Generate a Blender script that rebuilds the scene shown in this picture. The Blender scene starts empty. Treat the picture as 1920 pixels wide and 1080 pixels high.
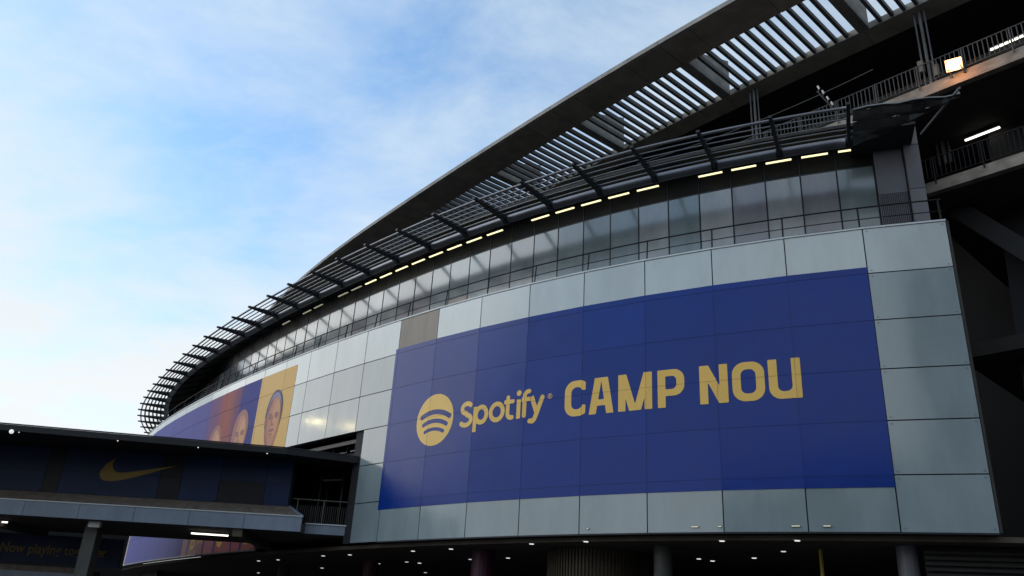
import bpy, bmesh, math, random
import numpy as np
from mathutils import Vector, Matrix
random.seed(7); rng = np.random.default_rng(7)
SC = bpy.context.scene
COL = SC.collection
R = math.radians
EYE = 1.7                                   # camera height above the pavement

# ------------------------------------------------------------------ camera
F_PX, PITCH, ROLL = 1541.09, 0.40691, 0.05925
cam_d = bpy.data.cameras.new('camera'); cam = bpy.data.objects.new('camera', cam_d); COL.objects.link(cam)
cam_d.sensor_width = 36.0; cam_d.lens = 36.0 * F_PX / 1920.0; cam_d.clip_start = 0.1; cam_d.clip_end = 6000
fw = Vector((0, math.cos(PITCH), math.sin(PITCH))); r0 = Vector((1, 0, 0)); u0 = r0.cross(fw)
rr = r0 * math.cos(ROLL) + u0 * math.sin(ROLL); uu = u0 * math.cos(ROLL) - r0 * math.sin(ROLL)
M = Matrix((rr, uu, -fw)).transposed().to_4x4(); M.translation = (0, 0, EYE); cam.matrix_world = M
SC.camera = cam

# ------------------------------------------------------------------ sky and sun
SUN_EL, SUN_AZ = R(30), R(-78)               # low sun, just out of frame to the left and beyond the stand
w = bpy.data.worlds.new('World'); SC.world = w; w.use_nodes = True
nt = w.node_tree; N = nt.nodes; L = nt.links
for n in list(N): N.remove(n)
out = N.new('ShaderNodeOutputWorld'); bg = N.new('ShaderNodeBackground'); L.new(bg.outputs[0], out.inputs[0])
sky = N.new('ShaderNodeTexSky'); sky.sky_type = 'NISHITA'; sky.sun_disc = False
sky.sun_elevation = SUN_EL; sky.sun_rotation = SUN_AZ; sky.air_density = 1.0; sky.dust_density = 0.6; sky.ozone_density = 2.0
tc = N.new('ShaderNodeTexCoord')
def vmath(op, a, b=None):
    n = N.new('ShaderNodeVectorMath'); n.operation = op
    if hasattr(a, 'name'): L.new(a, n.inputs[0])
    else: n.inputs[0].default_value = a
    if b is not None:
        if hasattr(b, 'name'): L.new(b, n.inputs[1])
        else: n.inputs[1].default_value = b
    return n.outputs[0]
def fmath(op, a, b=None, clamp=False):
    n = N.new('ShaderNodeMath'); n.operation = op; n.use_clamp = clamp
    for i, v in enumerate((a, b)):
        if v is None: continue
        if hasattr(v, 'name'): L.new(v, n.inputs[i])
        else: n.inputs[i].default_value = v
    return n.outputs[0]
def noise(vec, scale, detail, rough, dist=0.0):
    n = N.new('ShaderNodeTexNoise'); n.inputs['Scale'].default_value = scale; n.inputs['Detail'].default_value = detail
    n.inputs['Roughness'].default_value = rough; n.inputs['Distortion'].default_value = dist; L.new(vec, n.inputs['Vector'])
    return n.outputs['Fac']
def ramp(fac, stops):
    n = N.new('ShaderNodeValToRGB'); L.new(fac, n.inputs[0]); e = n.color_ramp.elements
    while len(e) < len(stops): e.new(0.5)
    for i, (p_, c_) in enumerate(stops):
        e[i].position = p_; e[i].color = (c_, c_, c_, 1) if not isinstance(c_, tuple) else c_ + (1,)
    return n.outputs['Color']
sep = N.new('ShaderNodeSeparateXYZ'); L.new(tc.outputs['Generated'], sep.inputs[0])
zc = fmath('MAXIMUM', sep.outputs['Z'], 0.02)
den = fmath('ADD', zc, 0.22)
px_ = fmath('DIVIDE', sep.outputs['X'], den); py_ = fmath('DIVIDE', sep.outputs['Y'], den)
cmb = N.new('ShaderNodeCombineXYZ'); L.new(px_, cmb.inputs[0]); L.new(py_, cmb.inputs[1])
mp = N.new('ShaderNodeMapping'); L.new(cmb.outputs[0], mp.inputs[0])
mp.inputs['Location'].default_value = (7.3, 2.2, 0.3); mp.inputs['Rotation'].default_value = (0, 0, R(35)); mp.inputs['Scale'].default_value = (1.0, 1.35, 1)
big = noise(mp.outputs[0], 1.1, 2, 0.45, 0.15)
fine = noise(mp.outputs[0], 3.6, 9, 0.62, 0.25)
mixn = fmath('ADD', fmath('MULTIPLY', big, 0.56), fmath('MULTIPLY', fine, 0.44))
cl = ramp(mixn, [(0.36, 0.05), (0.48, 0.5), (0.60, 1.0)])
# more veil towards the horizon
hz = ramp(fmath('MULTIPLY', zc, 1.0), [(0.0, 1.0), (0.22, 0.9), (0.36, 0.35), (0.5, 0.08), (0.7, 0.0)])
veil = fmath('ADD', fmath('MULTIPLY', cl, 0.92), fmath('MULTIPLY', hz, 0.85), True)
SKY_STRENGTH = 0.15
gain = N.new('ShaderNodeMixRGB'); gain.blend_type = 'MULTIPLY'; gain.inputs[0].default_value = 1.0
L.new(sky.outputs[0], gain.inputs[1]); gain.inputs[2].default_value = (0.82, 1.06, 1.13, 1)
ccol = N.new('ShaderNodeMixRGB'); L.new(hz, ccol.inputs[0])
ccol.inputs[1].default_value = (3.25, 3.75, 4.15, 1); ccol.inputs[2].default_value = (4.1, 4.25, 4.3, 1)
# clouds on the far side from the low sun are dimmer
dsun = N.new('ShaderNodeVectorMath'); dsun.operation = 'DOT_PRODUCT'; L.new(tc.outputs['Generated'], dsun.inputs[0]); dsun.inputs[1].default_value = (math.sin(SUN_AZ), math.cos(SUN_AZ), 0.25)
side = N.new('ShaderNodeMapRange'); L.new(dsun.outputs['Value'], side.inputs[0]); side.inputs['From Min'].default_value = -1; side.inputs['From Max'].default_value = 0.12; side.inputs['To Min'].default_value = 0.30; side.inputs['To Max'].default_value = 1.0
cdim = N.new('ShaderNodeVectorMath'); cdim.operation = 'SCALE'; L.new(ccol.outputs[0], cdim.inputs[0]); L.new(side.outputs[0], cdim.inputs['Scale'])
mx = N.new('ShaderNodeMixRGB'); L.new(veil, mx.inputs[0]); gdim = N.new('ShaderNodeVectorMath'); gdim.operation = 'SCALE'; L.new(gain.outputs[0], gdim.inputs[0]); L.new(side.outputs[0], gdim.inputs['Scale']); L.new(gdim.outputs[0], mx.inputs[1]); L.new(cdim.outputs[0], mx.inputs[2])
L.new(mx.outputs[0], bg.inputs[0]); bg.inputs[1].default_value = SKY_STRENGTH
sun_d = bpy.data.lights.new('sun', 'SUN'); sun_d.energy = 0.58; sun_d.angle = R(50); sun_d.color = (1.0, 0.95, 0.88)
sun = bpy.data.objects.new('sun', sun_d); COL.objects.link(sun)
sd = Vector((math.sin(SUN_AZ) * math.cos(SUN_EL), math.cos(SUN_AZ) * math.cos(SUN_EL), math.sin(SUN_EL)))
sun.rotation_euler = sd.to_track_quat('Z', 'Y').to_euler()
vs = SC.view_settings; vs.view_transform = 'Standard'; vs.look = 'None'; vs.exposure = 0.6; vs.gamma = 1.0; vs.use_curve_mapping = False

# ------------------------------------------------------------------ materials
def material(name, col, rough=0.6, metal=0.0, spec=0.5, coat=0.0, var=0.0, scale=2.0, vcol=None, bump=0.0, bscale=20.0, rand=0.0,
             stretch=(1, 1, 1), coat_rough=0.05, rvar=0.0, emit=None, estr=0.0):
    m = bpy.data.materials.new(name); m.use_nodes = True; t = m.node_tree; n = t.nodes; l = t.links
    b = n['Principled BSDF']
    b.inputs['Base Color'].default_value = (*col, 1); b.inputs['Roughness'].default_value = rough
    b.inputs['Metallic'].default_value = metal; b.inputs['Specular IOR Level'].default_value = spec
    b.inputs['Coat Weight'].default_value = coat; b.inputs['Coat Roughness'].default_value = coat_rough
    if emit: b.inputs['Emission Color'].default_value = (*emit, 1); b.inputs['Emission Strength'].default_value = estr
    geo = n.new('ShaderNodeNewGeometry'); mpn = n.new('ShaderNodeMapping'); l.new(geo.outputs['Position'], mpn.inputs[0]); mpn.inputs['Scale'].default_value = stretch
    if var or rand:
        tx = n.new('ShaderNodeTexNoise'); tx.inputs['Scale'].default_value = scale; tx.inputs['Detail'].default_value = 6; tx.inputs['Roughness'].default_value = 0.6
        l.new(mpn.outputs[0], tx.inputs['Vector'])
        mr = n.new('ShaderNodeMapRange'); l.new(tx.outputs['Fac'], mr.inputs[0]); mr.inputs['From Min'].default_value = 0.3; mr.inputs['From Max'].default_value = 0.7
        mr.inputs['To Min'].default_value = 1 - var; mr.inputs['To Max'].default_value = 1 + var
        val = mr.outputs[0]
        if rand:
            oi = n.new('ShaderNodeObjectInfo'); mr2 = n.new('ShaderNodeMapRange'); l.new(oi.outputs['Random'], mr2.inputs[0])
            mr2.inputs['To Min'].default_value = 1 - rand; mr2.inputs['To Max'].default_value = 1 + rand
            mm = n.new('ShaderNodeMath'); mm.operation = 'MULTIPLY'; l.new(val, mm.inputs[0]); l.new(mr2.outputs[0], mm.inputs[1]); val = mm.outputs[0]
        vm = n.new('ShaderNodeVectorMath'); vm.operation = 'SCALE'; vm.inputs[0].default_value = col; l.new(val, vm.inputs['Scale'])
        l.new(vm.outputs[0], b.inputs['Base Color'])
        if rvar:
            m3 = n.new('ShaderNodeMapRange'); l.new(tx.outputs['Fac'], m3.inputs[0]); m3.inputs['From Min'].default_value = 0.3; m3.inputs['From Max'].default_value = 0.7
            m3.inputs['To Min'].default_value = max(0.02, rough - rvar); m3.inputs['To Max'].default_value = rough + rvar; l.new(m3.outputs[0], b.inputs['Roughness'])
    if bump:
        t2 = n.new('ShaderNodeTexNoise'); t2.inputs['Scale'].default_value = bscale; t2.inputs['Detail'].default_value = 4; l.new(mpn.outputs[0], t2.inputs['Vector'])
        bp = n.new('ShaderNodeBump'); bp.inputs['Strength'].default_value = bump; bp.inputs['Distance'].default_value = 0.02
        l.new(t2.outputs['Fac'], bp.inputs['Height']); l.new(bp.outputs[0], b.inputs['Normal'])
        l.new(bp.outputs[0], b.inputs['Coat Normal'])
    return m
def lamp_mat(name, col, s):
    return material(name, (0.8, 0.8, 0.8), emit=col, estr=s)
MT = {}
MT['parapet'] = material('pale_top_row_glass', (0.50, 0.555, 0.55), 0.14, spec=1.0, var=0.09, scale=0.9, stretch=(1, 1, .35), rand=0.07, rvar=0.05, bump=0.02, bscale=0.5)  # top row: light through the glass painted as a paler base
MT['panel'] = material('back_painted_glass', (0.265, 0.325, 0.34), 0.12, spec=1.0, var=0.10, scale=0.9, stretch=(1, 1, .35), rand=0.08, rvar=0.05, bump=0.02, bscale=0.5)
MT['patch'] = material('weathered_sheet', (0.23, 0.19, 0.15), 0.45, var=0.2, scale=1.2, stretch=(1, 1, .3))
MT['coping'] = material('coping_metal', (0.62, 0.66, 0.66), 0.35, var=0.08)
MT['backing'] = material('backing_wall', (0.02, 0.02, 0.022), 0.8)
MT['gasket'] = material('dark_gasket', (0.012, 0.014, 0.02), 0.6)
MT['blue'] = material('blue_vinyl', (0.001, 0.032, 0.24), 0.20, spec=0.30, var=0.07, scale=0.8, rand=0.06, rvar=0.05, bump=0.02, bscale=0.6)
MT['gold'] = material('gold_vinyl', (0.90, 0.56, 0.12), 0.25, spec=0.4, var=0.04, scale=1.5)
MT['frost'] = material('frosted_glass', (0.16, 0.205, 0.215), 0.20, spec=1.0, coat=0.6, coat_rough=0.12, var=0.18, scale=0.8, rand=0.22, bump=0.03, bscale=0.6, stretch=(1, 1, .4))
MT['frostmauve'] = material('mauve_grey_glass', (0.20, 0.20, 0.225), 0.20, spec=1.0, coat=0.6, coat_rough=0.12, var=0.2, scale=0.8, rand=0.15, bump=0.03, bscale=0.6, stretch=(1, 1, .4))
MT['frostlight'] = material('lighter_grey_glass', (0.31, 0.335, 0.34), 0.20, spec=1.0, coat=0.6, coat_rough=0.12, var=0.2, scale=0.8, rand=0.15, bump=0.03, bscale=0.6, stretch=(1, 1, .4))
MT['soffit'] = material('brown_soffit_render', (0.105, 0.085, 0.066), 0.85, var=0.25, scale=0.8)
MT['frostpale'] = material('pale_blind_glass', (0.42, 0.36, 0.34), 0.3, var=0.08)
MT['mullion'] = material('mullion_metal', (0.02, 0.022, 0.025), 0.4, metal=0.3)
MT['steel'] = material('painted_grey_steel', (0.19, 0.19, 0.205), 0.38, metal=0.45, var=0.15, scale=1.5)
MT['steeldark'] = material('dark_painted_steel', (0.028, 0.03, 0.036), 0.45, metal=0.3, var=0.2, scale=2)
MT['rail'] = material('rail_steel', (0.012, 0.012, 0.014), 0.55, spec=0.3)
MT['foil'] = material('folded_sheet_metal', (0.22, 0.215, 0.21), 0.30, metal=0.85, var=0.25, scale=1.2, bump=0.9, bscale=2.5, stretch=(.6, .6, 3))
MT['darkpane'] = material('dark_transom_glass', (0.011, 0.012, 0.011), 0.45, spec=0.12)
MT['walkrail'] = material('walkway_rail_paint', (0.10, 0.10, 0.10), 0.5, metal=0.3)
MT['railgrey'] = material('galvanised_rail', (0.22, 0.22, 0.21), 0.45, metal=0.5)
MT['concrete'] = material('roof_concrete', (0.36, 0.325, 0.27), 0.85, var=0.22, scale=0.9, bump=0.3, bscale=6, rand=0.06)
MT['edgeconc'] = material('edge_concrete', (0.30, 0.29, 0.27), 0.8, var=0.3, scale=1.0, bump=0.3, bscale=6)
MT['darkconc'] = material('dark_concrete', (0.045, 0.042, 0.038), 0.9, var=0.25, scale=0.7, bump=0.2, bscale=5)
MT['slabconc'] = material('weathered_slab_concrete', (0.27, 0.235, 0.195), 0.85, var=0.35, scale=1.3, bump=0.3, bscale=7, stretch=(1, 1, 2))
MT['cladding'] = material('grey_tower_cladding', (0.16, 0.16, 0.18), 0.5, metal=0.2, var=0.08, scale=1.5, rand=0.12)
MT['ground'] = material('asphalt', (0.05, 0.05, 0.052), 0.9, var=0.25, scale=0.6, bump=0.4, bscale=30)
MT['fascia'] = material('pale_blue_fascia', (0.22, 0.265, 0.33), 0.55, var=0.14, scale=1.4, stretch=(1, 1, .4), rand=0.05)
MT['glacis'] = material('brown_parapet_stone', (0.17, 0.14, 0.115), 0.85, var=0.3, scale=2.2, bump=0.4, bscale=14)
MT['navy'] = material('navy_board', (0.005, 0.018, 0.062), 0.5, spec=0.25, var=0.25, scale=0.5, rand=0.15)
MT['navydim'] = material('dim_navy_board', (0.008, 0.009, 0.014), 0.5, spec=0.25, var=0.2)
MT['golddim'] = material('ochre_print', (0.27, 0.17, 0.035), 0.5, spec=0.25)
MT['roofdark'] = material('dark_roof_metal', (0.012, 0.012, 0.013), 0.6)
MT['pillar'] = material('pillar_paint', (0.085, 0.088, 0.078), 0.6, var=0.2)
MT['maroon'] = material('maroon_lit_column', (0.08, 0.015, 0.04), 0.5, var=0.2)  # maroon light on the columns put into their colour
MT['ribs'] = material('brown_ribbed_cladding', (0.10, 0.075, 0.05), 0.6, var=0.2)
MT['yellowlit'] = material('yellow_lit_post', (0.55, 0.42, 0.08), 0.5)  # yellow light on the pole put into its colour
MT['white'] = material('white_box', (0.75, 0.75, 0.72), 0.5)
MT['lampwarm'] = lamp_mat('fluorescent_warm', (1.0, 0.90, 0.48), 0.9)
MT['lampwhite'] = lamp_mat('fluorescent_white', (1.0, 0.97, 0.85), 1.6)
MT['lampcool'] = lamp_mat('downlight_glow', (0.95, 0.93, 0.9), 0.7)
MT['lampdim'] = lamp_mat('dim_bulb', (0.9, 0.9, 0.9), 0.5)
MT['flood'] = lamp_mat('floodlight_glow', (1.0, 0.72, 0.42), 1.7)
MT['lampfaint'] = lamp_mat('faint_fluorescent', (1.0, 0.9, 0.48), 0.12)
MT['floodhalo'] = lamp_mat('floodlight_halo', (1.0, 0.30, 0.09), 0.8)
MT['slat'] = material('grey_louvre_slat', (0.125, 0.13, 0.135), 0.6, var=0.2, scale=1.2, rand=0.12)
MT['blueline'] = material('banner_joint_blue', (0.003, 0.018, 0.11), 0.6)  # dark blue seams between the banner sheets
MT['lampdimwarm'] = lamp_mat('dim_warm_strip', (1.0, 0.9, 0.5), 0.45)
MT['mastlamp'] = lamp_mat('mast_lamp_glow', (1.0, 0.85, 0.5), 14)
MT['orange'] = material('orange_lit_surface', (0.5, 0.12, 0.02), 0.6)  # orange glow at the back of the undercroft painted as surface colour
def clear_glass():
    m = bpy.data.materials.new('clear_pane'); m.use_nodes = True; t = m.node_tree; n = t.nodes; l = t.links
    n.remove(n['Principled BSDF']); o = n['Material Output']; tr = n.new('ShaderNodeBsdfTransparent'); tr.inputs[0].default_value = (0.62, 0.68, 0.66, 1)
    g = n.new('ShaderNodeBsdfGlossy'); g.inputs['Roughness'].default_value = 0.03; fr = n.new('ShaderNodeFresnel'); fr.inputs[0].default_value = 1.45
    mxs = n.new('ShaderNodeMixShader'); l.new(fr.outputs[0], mxs.inputs[0]); l.new(tr.outputs[0], mxs.inputs[1]); l.new(g.outputs[0], mxs.inputs[2]); l.new(mxs.outputs[0], o.inputs[0])
    return m
MT['clear'] = clear_glass()
# printed colours of the portrait poster
for nm, c in dict(pviolet=(0.030, 0.035, 0.20), pblue=(0.020, 0.032, 0.22), pblue2=(0.04, 0.06, 0.24), pred=(0.30, 0.08, 0.08), pyellow=(0.74, 0.44, 0.12), pface=(0.50, 0.20, 0.12),
                  pfacelight=(0.60, 0.27, 0.13), pshade=(0.33, 0.115, 0.10), plip=(0.40, 0.14, 0.10), pbrow=(0.17, 0.07, 0.09), phair=(0.05, 0.035, 0.09), pband=(0.20, 0.22, 0.42), pgold=(0.62, 0.33, 0.05)).items():
    MT[nm] = material('poster_' + nm[1:], c, 0.42, spec=0.18, var=0.05, rvar=0.05, rand=0.03 if nm in ('pviolet', 'pblue', 'pyellow', 'pred') else 0)

# ------------------------------------------------------------------ object helpers
def mesh_obj(name, verts, faces, mat, parent=None, smooth=False, eye=True, me=None):
    """vertices are given in eye-level coordinates (z = 0 at the camera)"""
    if me is None:
        v = np.asarray(verts, float).copy()
        if eye: v[:, 2] += EYE
        if parent is not None: v -= np.array(root_loc(parent))
        me = bpy.data.meshes.new(name); me.from_pydata(v.tolist(), [], [tuple(int(i) for i in f) for f in faces])
        if smooth: me.polygons.foreach_set('use_smooth', [True] * len(me.polygons))
        me.materials.append(MT[mat] if isinstance(mat, str) else mat)
    o = bpy.data.objects.new(name, me); COL.objects.link(o)
    if parent is not None: o.parent = parent
    return o
LOC = {}
def root_loc(o):
    while o.parent is not None: o = o.parent
    return LOC.get(o.name, (0, 0, 0))
def thing(name, label, cat, loc=(0, 0, 0), group=None):
    o = bpy.data.objects.new(name, None); COL.objects.link(o); o.empty_display_size = 0.3
    o.location = (loc[0], loc[1], loc[2] + EYE); LOC[o.name] = tuple(o.location)
    o['label'] = label; o['category'] = cat
    if group: o['group'] = group
    return o
def struct(o): o['kind'] = 'structure'; return o
BOXF = [(0, 3, 2, 1), (4, 5, 6, 7), (0, 1, 5, 4), (1, 2, 6, 5), (2, 3, 7, 6), (3, 0, 4, 7)]
class MB:
    def __init__(s): s.v = []; s.f = []
    def add(s, v, f):
        b = len(s.v); s.v += [tuple(map(float, q)) for q in v]; s.f += [tuple(b + i for i in g) for g in f]; return s
    def hexa(s, c):                                   # 8 corners: bottom ring, top ring
        return s.add(c, BOXF)
    def bar(s, a, b, wid, hei, up=(0, 0, 1)):
        a = Vector(a); b = Vector(b); d = (b - a).normalized(); up = Vector(up)
        if abs(d.dot(up.normalized())) > .98: up = Vector((0, 1, 0))
        sd_ = d.cross(up).normalized(); u2 = sd_.cross(d)
        x = sd_ * wid / 2; y = u2 * hei / 2
        return s.hexa([a - x - y, a + x - y, a + x + y, a - x + y, b - x - y, b + x - y, b + x + y, b - x + y])
    def tube(s, pts, r, n=8, cap=True):
        pts = [Vector(p_) for p_ in pts]; rings = []
        for i, p_ in enumerate(pts):
            d = (pts[min(i + 1, len(pts) - 1)] - pts[max(i - 1, 0)]).normalized()
            up = Vector((0, 0, 1)) if abs(d.z) < 0.95 else Vector((1, 0, 0))
            a = d.cross(up).normalized(); b = a.cross(d)
            rings.append([p_ + (a * math.cos(t) + b * math.sin(t)) * r for t in np.linspace(0, 2 * math.pi, n, endpoint=False)])
        v = [q for g in rings for q in g]; f = []
        for i in range(len(pts) - 1):
            for j in range(n): f.append((i * n + j, i * n + (j + 1) % n, (i + 1) * n + (j + 1) % n, (i + 1) * n + j))
        if cap: f += [tuple(range(n)), tuple((len(pts) - 1) * n + j for j in reversed(range(n)))]
        return s.add(v, f)
    def prism(s, poly, z0, z1):
        n = len(poly); v = [(x, y, z0) for x, y in poly] + [(x, y, z1) for x, y in poly]
        return s.add(v, [tuple(range(n))[::-1], tuple(range(n, 2 * n))] + [(i, (i + 1) % n, n + (i + 1) % n, n + i) for i in range(n)])
    def build(s, name, mat, parent=None, smooth=False): return mesh_obj(name, s.v, s.f, mat, parent, smooth)

# ------------------------------------------------------------------ plan curve of the curved facade
ZB = 4.2127; ROW = 1.95; WP = 2.9989; NR = 6; ZT = ZB + NR * ROW
_s = np.linspace(-16, 44, 2401); _ds = _s[1] - _s[0]
_kap = np.interp(_s, [-16, -2, 3, 7, 11, 15, 19, 24, 40.], KAPPA := [-.06, -.065, -.0528, -.0443, -.0154, -.0173, -.0145, -.0369, -.0521])
_i0 = int(np.argmin(abs(_s))); _a = np.cumsum(_kap) * _ds; _a = _a - _a[_i0] + 2.8113
_X = np.cumsum(np.cos(_a)) * _ds * WP; _Y = np.cumsum(np.sin(_a)) * _ds * WP
_X = _X - _X[_i0] + 16.6288; _Y = _Y - _Y[_i0] + 27.8366
def P(k, d, z):
    k = np.asarray(k, float); x = np.interp(k, _s, _X); y = np.interp(k, _s, _Y); a = np.interp(k, _s, _a)
    return np.stack([x - np.sin(a) * d, y + np.cos(a) * d, z + 0 * x], -1)
def PW(k, d, z):
    """faceted: straight between whole-number joints (every panel is flat)"""
    k = np.asarray(k, float); k0 = np.floor(k + 1e-9); t = (k - k0)[..., None]
    z = np.asarray(z, float) + 0 * k
    return P(k0, d, z) * (1 - t) + P(k0 + 1, d, z) * t
def V3(*a): return Vector([float(q) for q in P(*a)])
def sweep(mb, ks, prof, fn=P, closed=True, cap=True):
    n = len(prof); v = []; f = []
    for k in ks:
        for d, z in prof: v.append(fn(k, d, z))
    m = n if closed else n - 1
    for i in range(len(ks) - 1):
        for j in range(m): f.append((i * n + j, i * n + (j + 1) % n, (i + 1) * n + (j + 1) % n, (i + 1) * n + j))
    if cap and closed: f += [tuple(range(n))[::-1], tuple((len(ks) - 1) * n + j for j in range(n))]
    mb.add(v, f); return mb
# plan curve of the roof edge: s runs to the left and away, e inwards
_rs = np.linspace(-60, 110, 3401); _rd = _rs[1] - _rs[0]
_rh = np.interp(_rs, [-60, -40, 0, 15, 30, 40, 50, 60, 75, 110], np.radians([135, 134, 132, 129, 127.5, 126.5, 123.5, 121, 112, 95]))
_rX = np.cumsum(np.cos(_rh)) * _rd; _rY = np.cumsum(np.sin(_rh)) * _rd; _ri = int(np.argmin(abs(_rs)))
_rX = _rX - _rX[_ri] + 11.35; _rY = _rY - _rY[_ri] + 34.87
def PR(s, e, z):
    s = np.asarray(s, float); x = np.interp(s, _rs, _rX); y = np.interp(s, _rs, _rY); a = np.interp(s, _rs, _rh)
    return np.stack([x + np.sin(a) * e, y - np.cos(a) * e, z + 0 * x], -1)

# ------------------------------------------------------------------ ground
g = MB().add([(-1500, -1500, -EYE), (1500, -1500, -EYE), (1500, 1500, -EYE), (-1500, 1500, -EYE)], [(0, 1, 2, 3)]).build('ground', 'ground'); struct(g)

# ================================================================== STADIUM
st = thing('stadium', 'curved stadium building with pale glass panel facade, glazed upper gallery and slatted concrete roof', 'stadium', tuple(P(6, -2, -EYE)))
KMAX = 33
mb = MB(); sweep(mb, range(0, KMAX + 1), [(-0.12, ZB), (-0.12, ZT - .05), (-0.4, ZT - .05), (-0.4, ZB)]); bk = None
# backing wall, left open where the footbridge comes in
mb = MB(); sweep(mb, range(0, 11), [(-0.12, ZB), (-0.12, ZT - .05), (-0.45, ZT - .05), (-0.45, ZB)]); mb.build('backing_wall', 'backing', st)
mb = MB(); sweep(mb, range(13, KMAX + 1), [(-0.12, ZB), (-0.12, ZT - .05), (-0.45, ZT - .05), (-0.45, ZB)]); mb.build('backing_wall', 'backing', st)
mb = MB(); sweep(mb, [10, 11, 12, 13], [(-0.12, ZB + 3 * ROW), (-0.12, ZT - .05), (-0.45, ZT - .05), (-0.45, ZB + 3 * ROW)]); mb.build('backing_wall', 'backing', st)
# end return of the facade at its right-hand edge
mb = MB(); mb.hexa([P(0, 0, ZB), P(0, -4, ZB), P(-.03, -4, ZB), P(-.03, 0, ZB), P(0, 0, ZT), P(0, -4, ZT), P(-.03, -4, ZT), P(-.03, 0, ZT)]); mb.build('end_wall', 'darkconc', st)
G = 0.022
NOTCH_K = 9.74
for k in range(0, KMAX):
    for r in range(NR):                      # r counted from the bottom
        ka, kb = float(k), float(k + 1)
        if r < 3 and 10 <= k < 13: continue
        if r < 3 and k == 9: kb = NOTCH_K
        z0 = ZB + r * ROW + (G if r else 0); z1 = ZB + (r + 1) * ROW - G
        a = ka + G / WP; b = kb - G / WP
        j = np.clip(rng.normal(0, 0.002, 3), -.003, .003)
        c = []
        for (q, d, z) in ((a, -.04, z0), (b, -.04, z0), (b, j[0], z0), (a, j[1], z0), (a, -.04, z1), (b, -.04, z1), (b, j[0] + j[2], z1), (a, j[1] + j[2], z1)): c.append(PW(q, d, z))
        patch = (k == 8 and r == 5)
        nm = 'wall_panel'
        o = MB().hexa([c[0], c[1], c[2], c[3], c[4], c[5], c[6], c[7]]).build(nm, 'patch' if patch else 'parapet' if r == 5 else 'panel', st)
        if patch: o['label'] = 'brown weathered sheet filling one panel at the top of the facade'
bolt = None
for k in range(0, 1):
    for r in range(NR):
        for kk_ in (k + .05, k + .95):
            for zz_ in (ZB + r * ROW + .12, ZB + (r + 1) * ROW - .12):
                if k in (1, 2, 3) and 0 < r < 5: continue
                pc_ = PW(kk_, .012, zz_)
                if bolt is None:
                    bolt = MB().tube([PW(kk_, .0, zz_), PW(kk_, .022, zz_)], .022, 8).build('bolt', 'steel', st); p0_ = pc_
                else:
                    o = bolt.copy(); COL.objects.link(o); o.parent = st; o.location = tuple(pc_ - p0_)
# bottom drip rail and coping
def seg(name, ks, prof, mat, parent=st, fn=P): 
    return sweep(MB(), ks, prof, fn).build(name, mat, parent)
seg('coping', np.arange(0, KMAX + 1), [(0.03, ZT), (0.03, ZT + .07), (-0.42, ZT + .10), (-0.42, ZT)], 'coping')
seg('drip_rail', np.arange(0, 10), [(0.012, ZB - .06), (0.012, ZB - .005), (-0.4, ZB - .005), (-0.4, ZB - .06)], 'gasket')
seg('drip_rail', np.arange(13, KMAX + 1), [(0.012, ZB - .06), (0.012, ZB - .005), (-0.4, ZB - .005), (-0.4, ZB - .06)], 'gasket')
# terrace floor and window base
seg('terrace_floor', np.arange(0, KMAX + 1), [(-.45, ZT - .3), (-.45, ZT - .05), (-4.4, ZT - .05), (-4.4, ZT - .3)], 'darkconc')
# glazed gallery
DW = -3.85; ZF = 21.0; ZC = 22.35; KS = 0.575
nb = int((KMAX - 0.63) / KS)
missing_light = {5, 11, 22, 25}
for i in range(nb):
    ka = 0.63 + i * KS; kb = ka + KS; e = .012
    j = rng.normal(0, 0.003, 2)
    def pane(z0, z1, mat, name, dd=0.0):
        return MB().hexa([P(ka + e, DW - .03, z0), P(kb - e, DW - .03, z0), P(kb - e, DW + j[0] + dd, z0), P(ka + e, DW + j[1] + dd, z0),
                          P(ka + e, DW - .03, z1), P(kb - e, DW - .03, z1), P(kb - e, DW + j[0] + dd, z1), P(ka + e, DW + j[1] + dd, z1)]).build(name, mat, st)
    if i == 14:
        pane(ZT, 18.55, 'frostpale', 'window_pane')['label'] = 'pinkish pale blind behind the lower half of one pane'
        pane(18.58, ZF, 'frost', 'window_pane')
    else: pane(ZT, ZF, ('frost', 'frost', 'frostmauve', 'frost', 'frostlight')[(i * 7 + i // 3) % 5] if i < 16 else ('frostmauve', 'frostlight', 'frostmauve', 'frostlight', 'frost')[(i * 3 + i // 4) % 5], 'window_pane')  # left-hand bays take paler glass, their sky reflection put into the colour
    pane(ZF + .06, ZC, 'darkpane', 'transom_pane')
    m = MB().bar(P(ka, DW + .0, ZT), P(ka, DW + .0, ZC), .035, .05, up=tuple(P(ka, 1, 0) - P(ka, 0, 0))); m.build('mullion', 'mullion', st)
    if i < 27 and i not in missing_light:
        a, b = P(kb - .06, -3.3, 21.66), P(ka + .10, -3.3, 21.66)
        t = MB().bar(a, b, .09, .05); t.build('strip_light', 'lampwarm' if i < 20 else 'lampfaint', st)
seg('transom', np.arange(0.63, KMAX, KS), [(DW + .02, ZF), (DW + .02, ZF + .05), (DW - .05, ZF + .05), (DW - .05, ZF)], 'mullion')
seg('gallery_back_wall', np.arange(0, KMAX + 1), [(-6.5, ZT), (-6.5, ZC + .2), (-6.8, ZC + .2), (-6.8, ZT)], 'backing')
seg('gallery_roof', np.arange(0, KMAX + .5, .5), [(-2.3, ZC - .05), (-2.3, ZC + .1), (-7.2, ZC + .5), (-7.2, ZC)], 'darkconc')
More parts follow.
